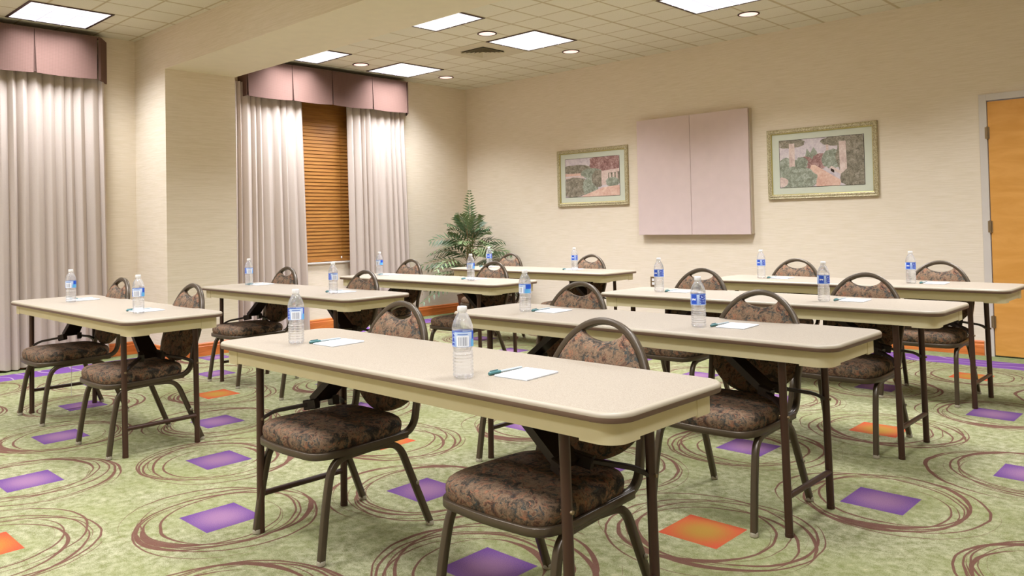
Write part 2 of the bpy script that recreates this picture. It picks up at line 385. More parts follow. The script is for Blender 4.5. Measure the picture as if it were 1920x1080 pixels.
# ------------------------------------------------------------------ ceiling fixtures
CELL = .347
def area_light(name, parent, loc, size, power, spread, col):
    l = bpy.data.lights.new(name, 'AREA'); l.shape = 'SQUARE'; l.size = size; l.energy = power; l.spread = math.radians(spread); l.color = col
    o = bpy.data.objects.new(name, l); C.objects.link(o); o.location = loc; o.parent = parent; return o
def troffer(cx, cy, label, power=1.0):
    t = thing('ceiling_light', label, 'ceiling light', (cx, cy, H), 0, 'recessed square ceiling lights')
    h = CELL-.004; bm = bmesh.new(); e = .022
    for a in ((-h, h, -h, -h+e), (-h, h, h-e, h), (-h, -h+e, -h+e, h-e), (h-e, h, -h+e, h-e)): box(bm, a[0], a[1], a[2], a[3], -.006, -.0005)
    obj('frame', bm, M_BRONZE, t)
    bm = bmesh.new(); i = h-e; box(bm, -i, i, -i, i, -.004, -.001); obj('diffuser', bm, M_DIFF, t)
    bm = bmesh.new()
    for k in (-1, 1): box(bm, k*i/3-.003, k*i/3+.003, -i, i, -.009, -.004); box(bm, -i, i, k*i/3-.003, k*i/3+.003, -.009, -.004)
    obj('louvre', bm, M_BLADE, t)
    area_light('lamp', t, (0, 0, -.012), .58, PANEL_POWER*power, PANEL_SPREAD, (.95, .98, 1.07))
    return t
def cc(k): return .242+CELL+6*CELL*k
yr1, yr2 = -.233-4*CELL, -.233-8*CELL     # rows: back bay
yr3, yr4 = -5.23-CELL, -5.23-5*CELL-.3
for k, pos in enumerate(('above the narrow window valance, nearest the corner', 'nearest the picture wall, above the air vent', 'near the picture wall, cut by the top edge of the photo')):
    troffer(cc(k), yr1, 'added square fill light '+pos, 1.15)
for k, pos in enumerate(('half hidden by the beam, above the window valance', 'half hidden by the beam, in front of the air vent', 'beyond the beam, further toward the door side')):
    troffer(cc(k), yr2, 'added square fill light '+pos, 1.2)
for k, pos in enumerate(('directly above the left-hand valance', 'over the front tables, second from the curtains', 'over the front tables, third from the curtains', 'above the camera side of the room')):
    troffer(cc(k), yr3, 'added square fill light '+pos, .85)
for k, pos in enumerate(('in the row behind the camera, by the curtain wall', 'in the row behind the camera, left of middle', 'in the row behind the camera, right of middle', 'in the row behind the camera, far right')):
    troffer(cc(k), -7.3, 'added square fill light '+pos, .9)  # unseen row, added to light the chair fronts, aprons and back wall
for k, pos in enumerate(('at the rear of the room, by the curtain wall', 'at the rear of the room, left of middle', 'at the rear of the room, right of middle', 'at the rear of the room, far right')):
    troffer(cc(k), -9.0, 'added square fill light '+pos)  # extra unseen row, put in for more light from the camera side
troffer(cc(4), -3.0, 'added square fill light over the far right side of the room'); troffer(cc(4), -7.3, 'added square fill light over the rear far right corner')  # unseen side fixtures, added to extend the fill rows
troffer(cc(3), yr1, 'lit square ceiling light above the maple door side', .9); troffer(cc(3), yr2, 'lit square ceiling light beyond the beam at the far right', .95)
def downlight(x, y, label):
    t = thing('recessed_downlight', label, 'downlight', (x, y, H), 0, 'round recessed downlights')
    bm = bmesh.new(); lathe(bm, [(.098, -.001), (.1, -.006), (.086, -.008), (.084, -.002)], 32, capb=False, capt=False); smooth_angle(obj('trim_ring', bm, M_BRONZE, t))
    bm = bmesh.new(); lathe(bm, [(.0841, -.005), (.06, -.0035), (.02, -.002)], 32, capb=False); obj('reflector', bm, M_DOWN, t)
    l = bpy.data.lights.new('bulb', 'SPOT'); l.energy = DOWN_POWER; l.spot_size = math.radians(95); l.spot_blend = .8; l.shadow_soft_size = .05; l.color = (1, .86, .72)
    o = bpy.data.objects.new('bulb', l); C.objects.link(o); o.parent = t; o.location = (0, 0, -.02)
for x, y, lab in ((.56, -.90, 'by the window wall corner, beside the valance end'), (.53, -2.25, 'above the middle of the window valance'), (2.62, -.89, 'between the air vent light and the picture wall'),
                  (2.60, -2.22, 'between the two lights beside the air vent'), (4.75, -.90, 'nearest the door, close to the picture wall'), (4.75, -2.25, 'behind the top right ceiling light, out past the beam')):
    downlight(x, y, 'small round recessed downlight '+lab)
vt = thing('air_vent', 'square ceiling air vent with stepped dark louvres', 'air vent', (.242+5*CELL, yr1-.03, H))
bm = bmesh.new(); box(bm, -.17, .17, -.17, .17, -.003, -.0005); obj('backing', bm, M_DARK, vt)
bm = bmesh.new()
for k in range(5):
    a = .175-.034*k; z = -.003
    o4 = [(-a, -a), (a, -a), (a, a), (-a, a)]; i4 = [(x*(a-.022)/a, y*(a-.022)/a) for x, y in o4]
    vo = [bm.verts.new((x, y, z-.018)) for x, y in o4]; vi = [bm.verts.new((x, y, z)) for x, y in i4]
    for j in range(4): bm.faces.new((vo[j], vo[(j+1) % 4], vi[(j+1) % 4], vi[j]))
for a in ((-.347, .347, -.347, -.18), (-.347, .347, .18, .347), (-.347, -.18, -.18, .18), (.18, .347, -.18, .18)): box(bm, a[0], a[1], a[2], a[3], -.004, -.0006)
obj('louvre', bm, plain('vent_paint', (206, 196, 168), .6), vt)

# ------------------------------------------------------------------ tables
TZ = .765
TL, TD = 2.05, .57
def make_table(label):
    t = thing('folding_table', label, 'table', (0, 0, 0), 0, 'beige folding training tables')
    hx, hy = TL/2, TD/2
    # top: laminate, bullnose, brown band
    bm = bmesh.new(); lv = [(.062, TZ-.026, 0), (0.0, TZ-.026, 0), (-.002, TZ-.020, 0), (-.002, TZ-.012, 1), (-.001, TZ-.006, 1), (.004, TZ-.001, 1), (.010, TZ, 2)]
    prev = None; rings = []
    for ins, z, mi in lv:
        pl = rrect(-hx+ins, hx-ins, -hy+ins, hy-ins, .075-min(ins, .02), 8); rings.append([bm.verts.new((x, y, z)) for x, y in pl])
    for (a, b_), mi in zip(zip(rings, rings[1:]), (0, 0, 0, 1, 1, 1)):
        n = len(a)
        for i in range(n): bm.faces.new((a[i], a[(i+1) % n], b_[(i+1) % n], b_[i])).material_index = mi
    bm.faces.new(rings[-1]).material_index = 2; bm.faces.new(rings[0][::-1]).material_index = 0
    o = obj('tabletop', bm, [M_BAND, M_LIP, M_LAM], t); smooth_angle(o, 40)
    # apron
    bm = bmesh.new()
    def ring(ins, z0, z1, r, th):
        po = rrect(-hx+ins, hx-ins, -hy+ins, hy-ins, r, 8); pi_ = rrect(-hx+ins+th, hx-ins-th, -hy+ins+th, hy-ins-th, max(r-th, .005), 8); n = len(po)
        a = [[bm.verts.new((x, y, z)) for x, y in p] for p, z in ((po, z1), (po, z0), (pi_, z0), (pi_, z1))]
        for k in range(4):
            for i in range(n): bm.faces.new((a[k][i], a[k][(i+1) % n], a[(k+1) % 4][(i+1) % n], a[(k+1) % 4][i]))
    ring(.030, TZ-.082, TZ-.024, .055, .004)
    smooth_angle(obj('apron', bm, M_APRON, t), 30)
    for sx in (-1, 1):
        for sy in (-1, 1):
            bm = bmesh.new(); r = .057; ccx, ccy = hx-.028-r, hy-.028-r; L = .055
            path = [(hx-.028, ccy-L)] + [(ccx+r*math.cos(a), ccy+r*math.sin(a)) for a in [PI/2*i/8 for i in range(9)]] + [(ccx-L, hy-.028)]
            a = [[bm.verts.new((sx*x, sy*y, z)) for x, y in path] for z in (TZ-.088, TZ-.026)]
            inn = [(hx-.036, ccy-L)] + [(ccx+(r-.008)*math.cos(q), ccy+(r-.008)*math.sin(q)) for q in [PI/2*i/8 for i in range(9)]] + [(ccx-L, hy-.036)]
            c = [[bm.verts.new((sx*x, sy*y, z)) for x, y in inn] for z in (TZ-.088, TZ-.026)]
            n = len(path)
            for i in range(n-1):
                bm.faces.new((a[0][i], a[0][i+1], a[1][i+1], a[1][i])); bm.faces.new((c[0][i], c[0][i+1], c[1][i+1], c[1][i])); bm.faces.new((a[0][i], a[0][i+1], c[0][i+1], c[0][i]))
            for q in (0, n-1): bm.faces.new((a[0][q], a[1][q], c[1][q], c[0][q]))
            smooth_angle(obj('apron_corner', bm, M_APRON, t), 30)
    lx, ly = hx-.22, .205
    for sx in (-1, 1):
        for sy in (-1, 1):
            bm = bmesh.new(); sweep(bm, [(sx*(lx-.012), sy*ly, TZ-.03), (sx*lx, sy*ly, .012)], circ(.0155, 14)); lathe(bm, [(.0165, 0), (.0165, .014)], 14, cx=sx*lx, cy=sy*ly)
            lg = smooth_angle(obj('leg', bm, M_LEG, t))
            bm = bmesh.new(); lathe(bm, [(.006, -.019), (.006, .019)], 10)
            for v in bm.verts: v.co = Vector((sx*(lx-.005)+v.co.z, sy*ly+v.co.y, .462+v.co.x))
            obj('rivet', bm, M_STEEL, lg)
        bm = bmesh.new(); sweep(bm, [(sx*lx, -ly, .155), (sx*lx, ly, .155)], circ(.012, 12)); smooth_angle(obj('stretcher', bm, M_LEG, t))
        # folding brace: channel from under the top to a knuckle, two arms to the legs
        bm = bmesh.new(); kx = sx*(lx-.15); kz = .52
        p0 = Vector((sx*(lx-.42), 0, TZ-.035)); p1 = Vector((kx, 0, kz)); d = (p1-p0).normalized(); nrm = Vector((0, 1, 0)).cross(d)
        W0, W1 = .036, .052; vs = []
        for p, wd in ((p0, W0), (p1, W1)):
            vs.append([bm.verts.new(p+Vector((0, s*wd, 0))+nrm*q) for s, q in ((-1, 0), (1, 0), (1, .028), (-1, .028))])
        for k in range(4): bm.faces.new((vs[0][k], vs[0][(k+1) % 4], vs[1][(k+1) % 4], vs[1][k]))
        bm.faces.new(vs[0]); bm.faces.new(vs[1][::-1])
        for s in (-1, 1): sweep(bm, [p1+Vector((-sx*.03, s*.046, .0)), p1+Vector((sx*.03, s*.062, -.012))], rect(.014, .02))
        br = obj('brace_channel', bm, M_STRUT, t)
        for s in (-1, 1):
            bm = bmesh.new(); sweep(bm, fillet([p1+Vector((0, s*.05, -.004)), (sx*(lx-.035), s*(ly-.045), .488), (sx*(lx-.012), s*(ly-.006), .462)], .03, 4), rect(.011, .007)); obj('brace_arm', bm, M_STRUT, br)
    return t
RX, LX = 6.015, 2.88
RN = [-6.385, -5.035, -3.70, -2.28]; LN = [-6.33, -4.935, -3.57, -2.13]
rown = ['front', 'second', 'third', 'back']
tlab = {('R', 0): 'nearest table of all, brown-edged beige top, in the middle foreground', ('R', 1): 'beige folding table second from front in the right-hand column', ('R', 2): 'beige folding table third from front in the right-hand column', ('R', 3): 'rearmost right-hand beige folding table, in front of the maple door',
        ('L', 0): 'leftmost beige folding table, beside the left-hand curtain', ('L', 1): 'beige folding table second from front in the left-hand column', ('L', 2): 'beige folding table third from front on the left, before the palm', ('L', 3): 'rearmost left-hand beige folding table, against the potted palm'}
first = True
for side, XC, N in (('R', RX, RN), ('L', LX, LN)):
    for k, ny in enumerate(N):
        if first: tab0 = make_table(tlab[(side, k)]); tab0.location = (XC, ny+TD/2, 0); first = False
        else: dup(tab0, (XC, ny+TD/2, 0), 0, tlab[(side, k)])

# ------------------------------------------------------------------ chairs
def make_chair(label):
    t = thing('banquet_chair', label, 'chair', (0, 0, 0), 0, 'patterned banquet chairs at the tables')
    # legs
    prof = rect(.0125, .0115, .14)
    for sx in (-1, 1):
        for k, pts in (('f', [(sx*.230, -.270, .012), (sx*.223, -.240, .22), (sx*.216, -.205, .366), (sx*.208, -.015, .372)]), ('r', [(sx*.208, -.015, .372), (sx*.212, .115, .366), (sx*.228, .262, .012)])):
            bm = bmesh.new(); sweep(bm, fillet(pts, .07, 7), prof, up=Vector((1, 0, 0)))
            lg = smooth_angle(obj('leg', bm, M_FRAME, t), 50)
            f = pts[0] if k == 'f' else pts[-1]
            bm = bmesh.new(); lathe(bm, [(.014, 0), (.0165, .003), (.016, .016), (.0145, .018)], 14, cx=f[0], cy=f[1]); smooth_angle(obj('glide', bm, M_GLIDE, lg))
            if k == 'r':
                bm = bmesh.new(); lathe(bm, [(.008, 0), (.009, .004), (.004, .008)], 12)
                for v in bm.verts: v.co = Vector((sx*(.221+.011+v.co.z), .195+v.co.x, .19+v.co.y))
                obj('stacking_bumper', bm, M_GLIDE, lg)
    # seat frame: U-rail round the front, under the pad
    bm = bmesh.new()
    rail = []
    for p in fillet([(.212, .16, .389), (.226, -.17, .386), (.198, -.268, .384), (0, -.286, .384), (-.198, -.268, .384), (-.226, -.17, .386), (-.212, .16, .389)], .07, 6): rail.append(p)
    sweep(bm, rail, rect(.011, .013, .18)); sweep(bm, [(-.2, .15, .389), (.2, .15, .389)], rect(.011, .011))
    smooth_angle(obj('seat_frame', bm, M_FRAME, t), 50)
    # back frame: uprights curving forward into the rails, arch over the top
    bm = bmesh.new(); pts = []
    def Yb(z): return .215 + (z-.50)*.30
    a_, vc, b_ = .212, .62, .272
    side = [(.205, .05, .440), (.205, .12, .440)]
    right = fillet([(.208, .02, .389), (.205, .205, .391), (.205, Yb(.54), .54)], .11, 8)
    arch = [Vector((a_*math.cos(q), Yb(vc+b_*math.sin(q)), vc+b_*math.sin(q))) for q in [PI*i/36 for i in range(37)]]
    left = [Vector((-p.x, p.y, p.z)) for p in right[::-1]]
    sweep(bm, right+arch+left, rect(.0125, .0115, .18), up=Vector((0, 1, 0)))
    smooth_angle(obj('back_frame', bm, M_FRAME, t), 50)
    # backrest pad
    bm = bmesh.new(); NS, NT = 24, 20
    def W(v): return .203*math.sqrt(max(0, 1-((v-vc)/.264)**2)) if v > vc else .203-.008*(vc-v)/.15
    def P(s, tt, front):
        vt = .824+.034*abs(s)**1.6; vb = .448+.075*s*s+.03*s**6; v = vb+(vt-vb)*tt
        x = s*W(v)*.985; e = max(0, 1-abs(s)**5)*max(0, 1-abs(2*tt-1)**6)
        y = Yb(v) + (-.012-.026*e**.5 if front else .010+.012*e**.5)
        return Vector((x, y, v))
    g = {}
    for fr in (0, 1):
        for i in range(NS+1):
            for j in range(NT+1): g[fr, i, j] = bm.verts.new(P(-1+2*i/NS, j/NT, fr == 1))
    for fr in (0, 1):
        for i in range(NS):
            for j in range(NT): bm.faces.new((g[fr, i, j], g[fr, i+1, j], g[fr, i+1, j+1], g[fr, i, j+1]))
    for i in range(NS):
        for j in (0, NT): bm.faces.new((g[0, i, j], g[0, i+1, j], g[1, i+1, j], g[1, i, j]))
    for j in range(NT):
        for i in (0, NS): bm.faces.new((g[0, i, j], g[0, i, j+1], g[1, i, j+1], g[1, i, j]))
    smooth_angle(obj('backrest', bm, M_FAB, t), 60)
    # seat pad
    bm = bmesh.new(); NA = 56; rings = []
    def outl(q, ins):
        c, s = math.cos(q), math.sin(q); ex = 2/4.6
        x = (abs(c)**ex)*(1 if c > 0 else -1); y = (abs(s)**ex)*(1 if s > 0 else -1)
        hw = .230-.016*(y+1)/2 - ins; hd = .236-ins; return Vector((x*hw, -.048+y*hd, 0))
    for ins, z in ((.02, .386), (.008, .389), (.002, .402), (-.001, .420), (.000, .436), (.006, .449), (.018, .458), (.04, .464), (.08, .468), (.13, .471), (.2, .472)):
        rings.append([bm.verts.new(outl(2*PI*i/NA, ins)+Vector((0, 0, z))) for i in range(NA)])
    for a, b2 in zip(rings, rings[1:]):
        for i in range(NA): bm.faces.new((a[i], a[(i+1) % NA], b2[(i+1) % NA], b2[i]))
    bm.faces.new(rings[0][::-1]); bm.faces.new(rings[-1])
    smooth_angle(obj('seat', bm, M_FAB, t), 60)
    return t
chairs = {('R', 0): [(5.44, -6.055), (6.53, -6.055)], ('R', 1): [(5.44, -4.775), (6.49, -4.775)], ('R', 2): [(5.43, -3.42), (6.49, -3.42)], ('R', 3): [(5.46, -1.97), (6.50, -1.97)],
          ('L', 0): [(2.31, -6.055), (3.42, -6.055)], ('L', 1): [(2.22, -4.65), (3.31, -4.65)], ('L', 2): [(2.22, -3.28), (3.34, -3.28)], ('L', 3): [(2.22, -1.85), (3.32, -1.85)]}
tn = {('R', 0): 'the nearest table', ('R', 1): 'the second table on the right', ('R', 2): 'the third table on the right', ('R', 3): 'the rearmost right-hand table', ('L', 0): 'the leftmost table by the curtain', ('L', 1): 'the second table on the left', ('L', 2): 'the third table on the left', ('L', 3): 'the table by the palm'}
first = True
for key, ps in chairs.items():
    for i, (x, y) in enumerate(ps):
        lab = 'brown floral banquet chair at the %s seat of %s' % (('left', 'right')[i], tn[key])
        if first: ch0 = make_chair(lab); ch0.location = (x, y, 0); first = False
        else: dup(ch0, (x, y, 0), 0, lab)

c3_ = [o for o in C.objects if o.get('label') == 'brown floral banquet chair at the left seat of the leftmost table by the curtain'][0]
bm = bmesh.new(); sweep(bm, [(.14, -.06, .383), (.137, -.062, .28), (.142, -.064, .15)], circ(.0014, 6)); obj('loose_thread', bm, M_PLASTIC, c3_)
# ------------------------------------------------------------------ bottles, pads, pens
def m_bottle():
    b = NB('clear_bottle'); b.t.nodes.remove(b.b)
    gl = b.n('BsdfGlass'); gl.inputs['IOR'].default_value = 1.30; gl.inputs['Roughness'].default_value = .01; gl.inputs['Color'].default_value = (.97, .98, 1, 1)
    tr = b.n('BsdfTransparent'); tr.inputs[0].default_value = (.96, .97, .98, 1)
    df = b.n('BsdfDiffuse'); df.inputs[0].default_value = (.97, .98, 1, 1)
    m1 = b.n('MixShader'); m1.inputs[0].default_value = .5; m2 = b.n('MixShader'); m2.inputs[0].default_value = .11
    b.t.links.new(gl.outputs[0], m1.inputs[1]); b.t.links.new(tr.outputs[0], m1.inputs[2])
    b.t.links.new(m1.outputs[0], m2.inputs[1]); b.t.links.new(df.outputs[0], m2.inputs[2]); b.t.links.new(m2.outputs[0], b.out.inputs[0]); return b.m
def m_label():
    b = NB('bottle_label'); uv = b.n('UVMap'); sp = b.n('SeparateXYZ'); b.t.links.new(uv.outputs[0], sp.inputs[0]); u, v = sp.outputs[0], sp.outputs[1]
    def bx(u0, u1, v0, v1):
        a = b.math('MULTIPLY', b.math('GREATER_THAN', u, u0), b.math('LESS_THAN', u, u1)); c = b.math('MULTIPLY', b.math('GREATER_THAN', v, v0), b.math('LESS_THAN', v, v1)); return b.math('MULTIPLY', a, c)
    c = b.mix(b.sstep(v, .2, .9), lin((150, 176, 226)), lin((196, 214, 240)))
    c = b.mix(bx(.40, .60, .02, .72), c, lin((236, 240, 246)))
    bars = b.math('GREATER_THAN', b.noise(b.coord('UV', (150, .01, 1)), 1, 0), .5)
    c = b.mix(b.math('MULTIPLY', bx(.43, .57, .08, .64), bars), c, lin((132, 138, 156)))
    c = b.mix(bx(.42, .58, .78, .84), c, lin((90, 120, 190)))
    n = b.noise(b.coord('UV', (34, 9, 1)), 1, 3)
    c = b.mix(b.math('MULTIPLY', bx(.20, .36, .08, .95), b.math('GREATER_THAN', n, .45)), c, lin((28, 62, 176)))
    c = b.mix(bx(.64, .80, .0, .5), c, lin((96, 178, 232))); c = b.mix(bx(.66, .86, .48, .96), c, lin((24, 84, 204)))
    c = b.mix(bx(0, .14, .08, .95), c, lin((40, 84, 196)))
    c = b.mix(b.math('MULTIPLY', bx(.02, .12, .42, .6), b.math('GREATER_THAN', n, .48)), c, lin((236, 240, 246)))
    c = b.mix(bx(0, 1, .955, 1), c, lin((70, 120, 210)))
    return b.fin(c, .4)
M_BOT = m_bottle(); M_LABEL = m_label()
def make_bottle():
    t = thing('water_bottle', '', 'bottle')
    bm = bmesh.new(); pr = [(.021, 0.0005), (.027, .001), (.031, .006), (.0325, .012)]
    z = .014
    while z < .068:
        pr += [(.0322, z), (.0306, z+.004), (.0306, z+.006), (.0322, z+.0095)]; z += .0105
    pr += [(.0300, .080), (.0292, .086), (.0310, .094), (.0322, .097), (.0322, .147), (.0328, .150), (.0328, .155), (.0318, .160), (.028, .174), (.021, .189), (.0155, .198), (.0132, .201), (.0128, .203), (.0128, .214)]
    lathe(bm, pr, 28); smooth_angle(obj('bottle_body', bm, M_BOT, t), 50)
    bm = bmesh.new(); n = 48; uvl = bm.loops.layers.uv.new('UVMap'); r = .03275
    a = [[bm.verts.new((r*math.cos(2*PI*i/n), r*math.sin(2*PI*i/n), zz)) for i in range(n)] for zz in (.0985, .1455)]
    for i in range(n):
        f = bm.faces.new((a[0][i], a[0][(i+1) % n], a[1][(i+1) % n], a[1][i]))
        for l, (uu_, vv_) in zip(f.loops, ((i/n, 0), ((i+1)/n, 0), ((i+1)/n, 1), (i/n, 1))): l[uvl].uv = (uu_, vv_)
    o = obj('bottle_label', bm, M_LABEL, t); smooth_angle(o)
    bm = bmesh.new(); lathe(bm, [(.0146, .203), (.0152, .204), (.0152, .213), (.0145, .219), (.012, .2205)], 24); smooth_angle(obj('bottle_cap', bm, M_PLASTIC, t)); return t
M_PAPER = plain('pad_paper', (240, 242, 246), .6)
M_PADEDGE = plain('pad_backing', (176, 182, 186), .7)
def m_pad():
    b = NB('pad_sheet'); uv = b.coord('Object'); sp = b.n('SeparateXYZ'); b.t.links.new(uv, sp.inputs[0])
    n = b.noise(b.coord('Object', (300, 40, 1)), 1, 1)
    m = b.math('MULTIPLY', b.math('GREATER_THAN', sp.outputs[1], .066), b.math('GREATER_THAN', n, .5)); m = b.math('MULTIPLY', m, b.math('LESS_THAN', b.math('ABSOLUTE', sp.outputs[0]), .03)); m = b.math('MULTIPLY', m, b.math('LESS_THAN', sp.outputs[1], .071))
    return b.fin(b.mix(m, lin((240, 242, 246)), lin((120, 170, 160))), .6)
M_SHEET = m_pad()
def make_pad():
    t = thing('notepad', '', 'notepad')
    obj('paper_sheets', B(-.064, .064, -.08, .08, .0012, .0045), M_SHEET, t); obj('backing_card', B(-.0642, .0642, -.0802, .0802, 0, .0011), M_PADEDGE, t); return t
M_TEAL = plain('teal_pen_cap', (70, 116, 116), .35); M_CLEARPEN = plain('pale_pen_barrel', (178, 190, 192), .25)
def make_pen():
    t = thing('pen', '', 'pen')
    bm = bmesh.new(); lathe(bm, [(.0045, 0), (.0056, .003), (.0056, .048), (.005, .05)], 14); sweep(bm, [(.0068, 0, .004), (.0075, 0, .040)], rect(.0008, .0018))
    def lay(bm):
        for v in bm.verts: v.co = Vector((v.co.y, v.co.z-.075, v.co.x+.0058))
        return bm
    smooth_angle(obj('pen_cap', lay(bm), M_TEAL, t))
    bm = bmesh.new(); lathe(bm, [(.0043, .049), (.0043, .143), (.0034, .146), (.0034, .149)], 14); smooth_angle(obj('pen_barrel', lay(bm), M_CLEARPEN, t)); return t
SET = {'R1a': ((6.395, -6.280), (6.515, -6.122)), 'R1b': ((5.330, -6.201), (5.470, -6.091)),
'R2a': ((6.382, -4.83), (6.508, -4.72)), 'R2b': ((5.337, -4.80), (5.457, -4.71)),
'R3a': ((6.400, -3.49), (6.524, -3.37)), 'R3b': ((5.301, -3.43), (5.433, -3.36)),
'R4a': ((6.419, -2.03), (6.555, -1.95)), 'R4b': ((5.342, -2.03), (5.474, -1.95)),
'L1a': ((3.557, -6.119), (3.455, -6.03)), 'L1b': ((2.410, -6.103), (2.30, -5.98)),
'L2a': ((3.468, -4.727), (3.41, -4.611)), 'L2b': ((2.124, -4.63), (2.16, -4.53)),
'L3a': ((3.427, -3.329), (3.36, -3.21)), 'L3b': ((2.141, -3.28), (2.19, -3.18)),
'L4a': ((3.374, -1.87), (3.30, -1.78)), 'L4b': ((2.223, -1.87), (2.15, -1.78))}
ROT = {'R1a': 0, 'R1b': 0, 'L1a': -.35, 'L1b': -.6, 'L2a': .45, 'L2b': .2, 'R2a': 2.3, 'R2b': -1.0, 'R3a': 2.6, 'R3b': 2.2, 'R4a': 2.4, 'R4b': 2.3, 'L3a': -.3, 'L3b': -.8, 'L4a': 2.5, 'L4b': 2.7}
bot0 = make_bottle(); pad0 = make_pad(); pen0 = make_pen(); first = True
for key, ((bx_, by_), (px_, py_)) in SET.items():
    side, row, ab = key[0], int(key[1])-1, key[2]; s = 'right' if ab == 'a' else 'left'; tt = tn[(side, row)]
    # label centre (u=.5, angle pi) turned to face the camera, then per-bottle turn
    ang = math.atan2(CAMPOS.y-by_, CAMPOS.x-bx_)-PI + ROT[key]*.9
    pr = .06 if side == 'R' else .02
    L1_ = 'full clear water bottle with blue label, %s seat of %s' % (s, tt); L2_ = 'small white notepad at the %s seat of %s' % (s, tt); L3_ = 'teal-capped pen beside the notepad, %s seat of %s' % (s, tt)
    peny = py_-.012; penx = px_-.064-.008-.006
    if side == 'L' and ab == 'b' and row == 0: peny += .02
    if first:
        bot0.location = (bx_, by_, TZ+.0005); bot0.rotation_euler = (0, 0, ang); pad0.location = (px_, py_, TZ+.0005); pen0.location = (penx, peny, TZ+.0005); pad0.rotation_euler = (0, 0, pr); pen0.rotation_euler = (0, 0, -.02)
        bot0['label'] = L1_; pad0['label'] = L2_; pen0['label'] = L3_; bot0['group'] = 'water bottles on the tables'; pad0['group'] = 'notepads on the tables'; pen0['group'] = 'pens on the tables'; first = False
    else:
        dup(bot0, (bx_, by_, TZ+.0005), ang, L1_); dup(pad0, (px_, py_, TZ+.0005), pr, L2_); dup(pen0, (penx, peny, TZ+.0005), random.uniform(-.05, .05), L3_)

# ------------------------------------------------------------------ curtains, valances, blind
def curtain(name, label, y0t, y1t, y0b, y1b, ztop, seed, folds, extra=None):
    rnd = random.Random(seed); bm = bmesh.new(); NP = folds*14; NZ = 14
    ph = [rnd.uniform(-.35, .35) for _ in range(folds+1)]; am = [rnd.uniform(.65, 1.15) for _ in range(folds+1)]
    cols = []
    for i in range(NP+1):
        s = i/NP; k = min(int(s*folds), folds-1); f = s*folds-k
        cols.append((s, k, f))
    wv = [rnd.uniform(.6, 1.5) for _ in range(folds)]; tot = sum(wv); cum = [0]
    for x in wv: cum.append(cum[-1]+x/tot)
    sides = []
    for off in (0, .005):
        g = []
        for j in range(NZ+1):
            tz = j/NZ; z = ztop*(1-tz)+.022*tz; row = []
            for s, k, f in cols:
                ss = cum[k]+(cum[k+1]-cum[k])*f
                y = (y0t+(y1t-y0t)*ss)*(1-tz)+(y0b+(y1b-y0b)*ss)*tz
                A = .042*am[k]*(1+.25*tz)
                c = math.sin(PI*f)
                sh = (c**.7)*A; y += .25*(cum[k+1]-cum[k])*math.sin(2*PI*f)*.35*(y1t-y0t)
                x = .085+sh+.006*math.sin(3*tz+ph[k]*5)+off
                zz = z + (.010*math.sin(k*1.7+f*2) if j == NZ else 0)
                row.append(bm.verts.new((x, y, max(zz, .008))))
            g.append(row)
        sides.append(g)
    for g in sides:
        for j in range(NZ):
            for i in range(NP): bm.faces.new((g[j][i], g[j][i+1], g[j+1][i+1], g[j+1][i]))
    a, b2 = sides
    for i in range(NP):
        for j in (0, NZ): bm.faces.new((a[j][i], a[j][i+1], b2[j][i+1], b2[j][i]))
    for j in range(NZ):
        for i in (0, NP): bm.faces.new((a[j][i], a[j+1][i], b2[j+1][i], b2[j][i]))
    o = obj('curtain', bm, M_CURT); smooth_angle(o, 75); tag(o, label, 'curtain', 'floor-length curtains'); return o
cw = curtain('curtain', 'wide beige curtain hanging at the far left under its valance', -7.9, -5.03, -7.9, -5.0, 2.86, 1, 30)
bm = bmesh.new(); sweep(bm, [(.155, -5.99, 2.66), (.152, -5.995, 1.86)], circ(.006, 8)); obj('draw_wand', bm, M_PLASTIC, cw)
curtain('curtain', 'beige curtain on the left of the wooden blind, next to the column', -3.78, -2.80, -3.80, -2.72, 2.86, 5, 11)
curtain('curtain', 'beige curtain on the right of the wooden blind, nearest the palm', -2.15, -1.25, -2.13, -1.16, 2.86, 9, 10)
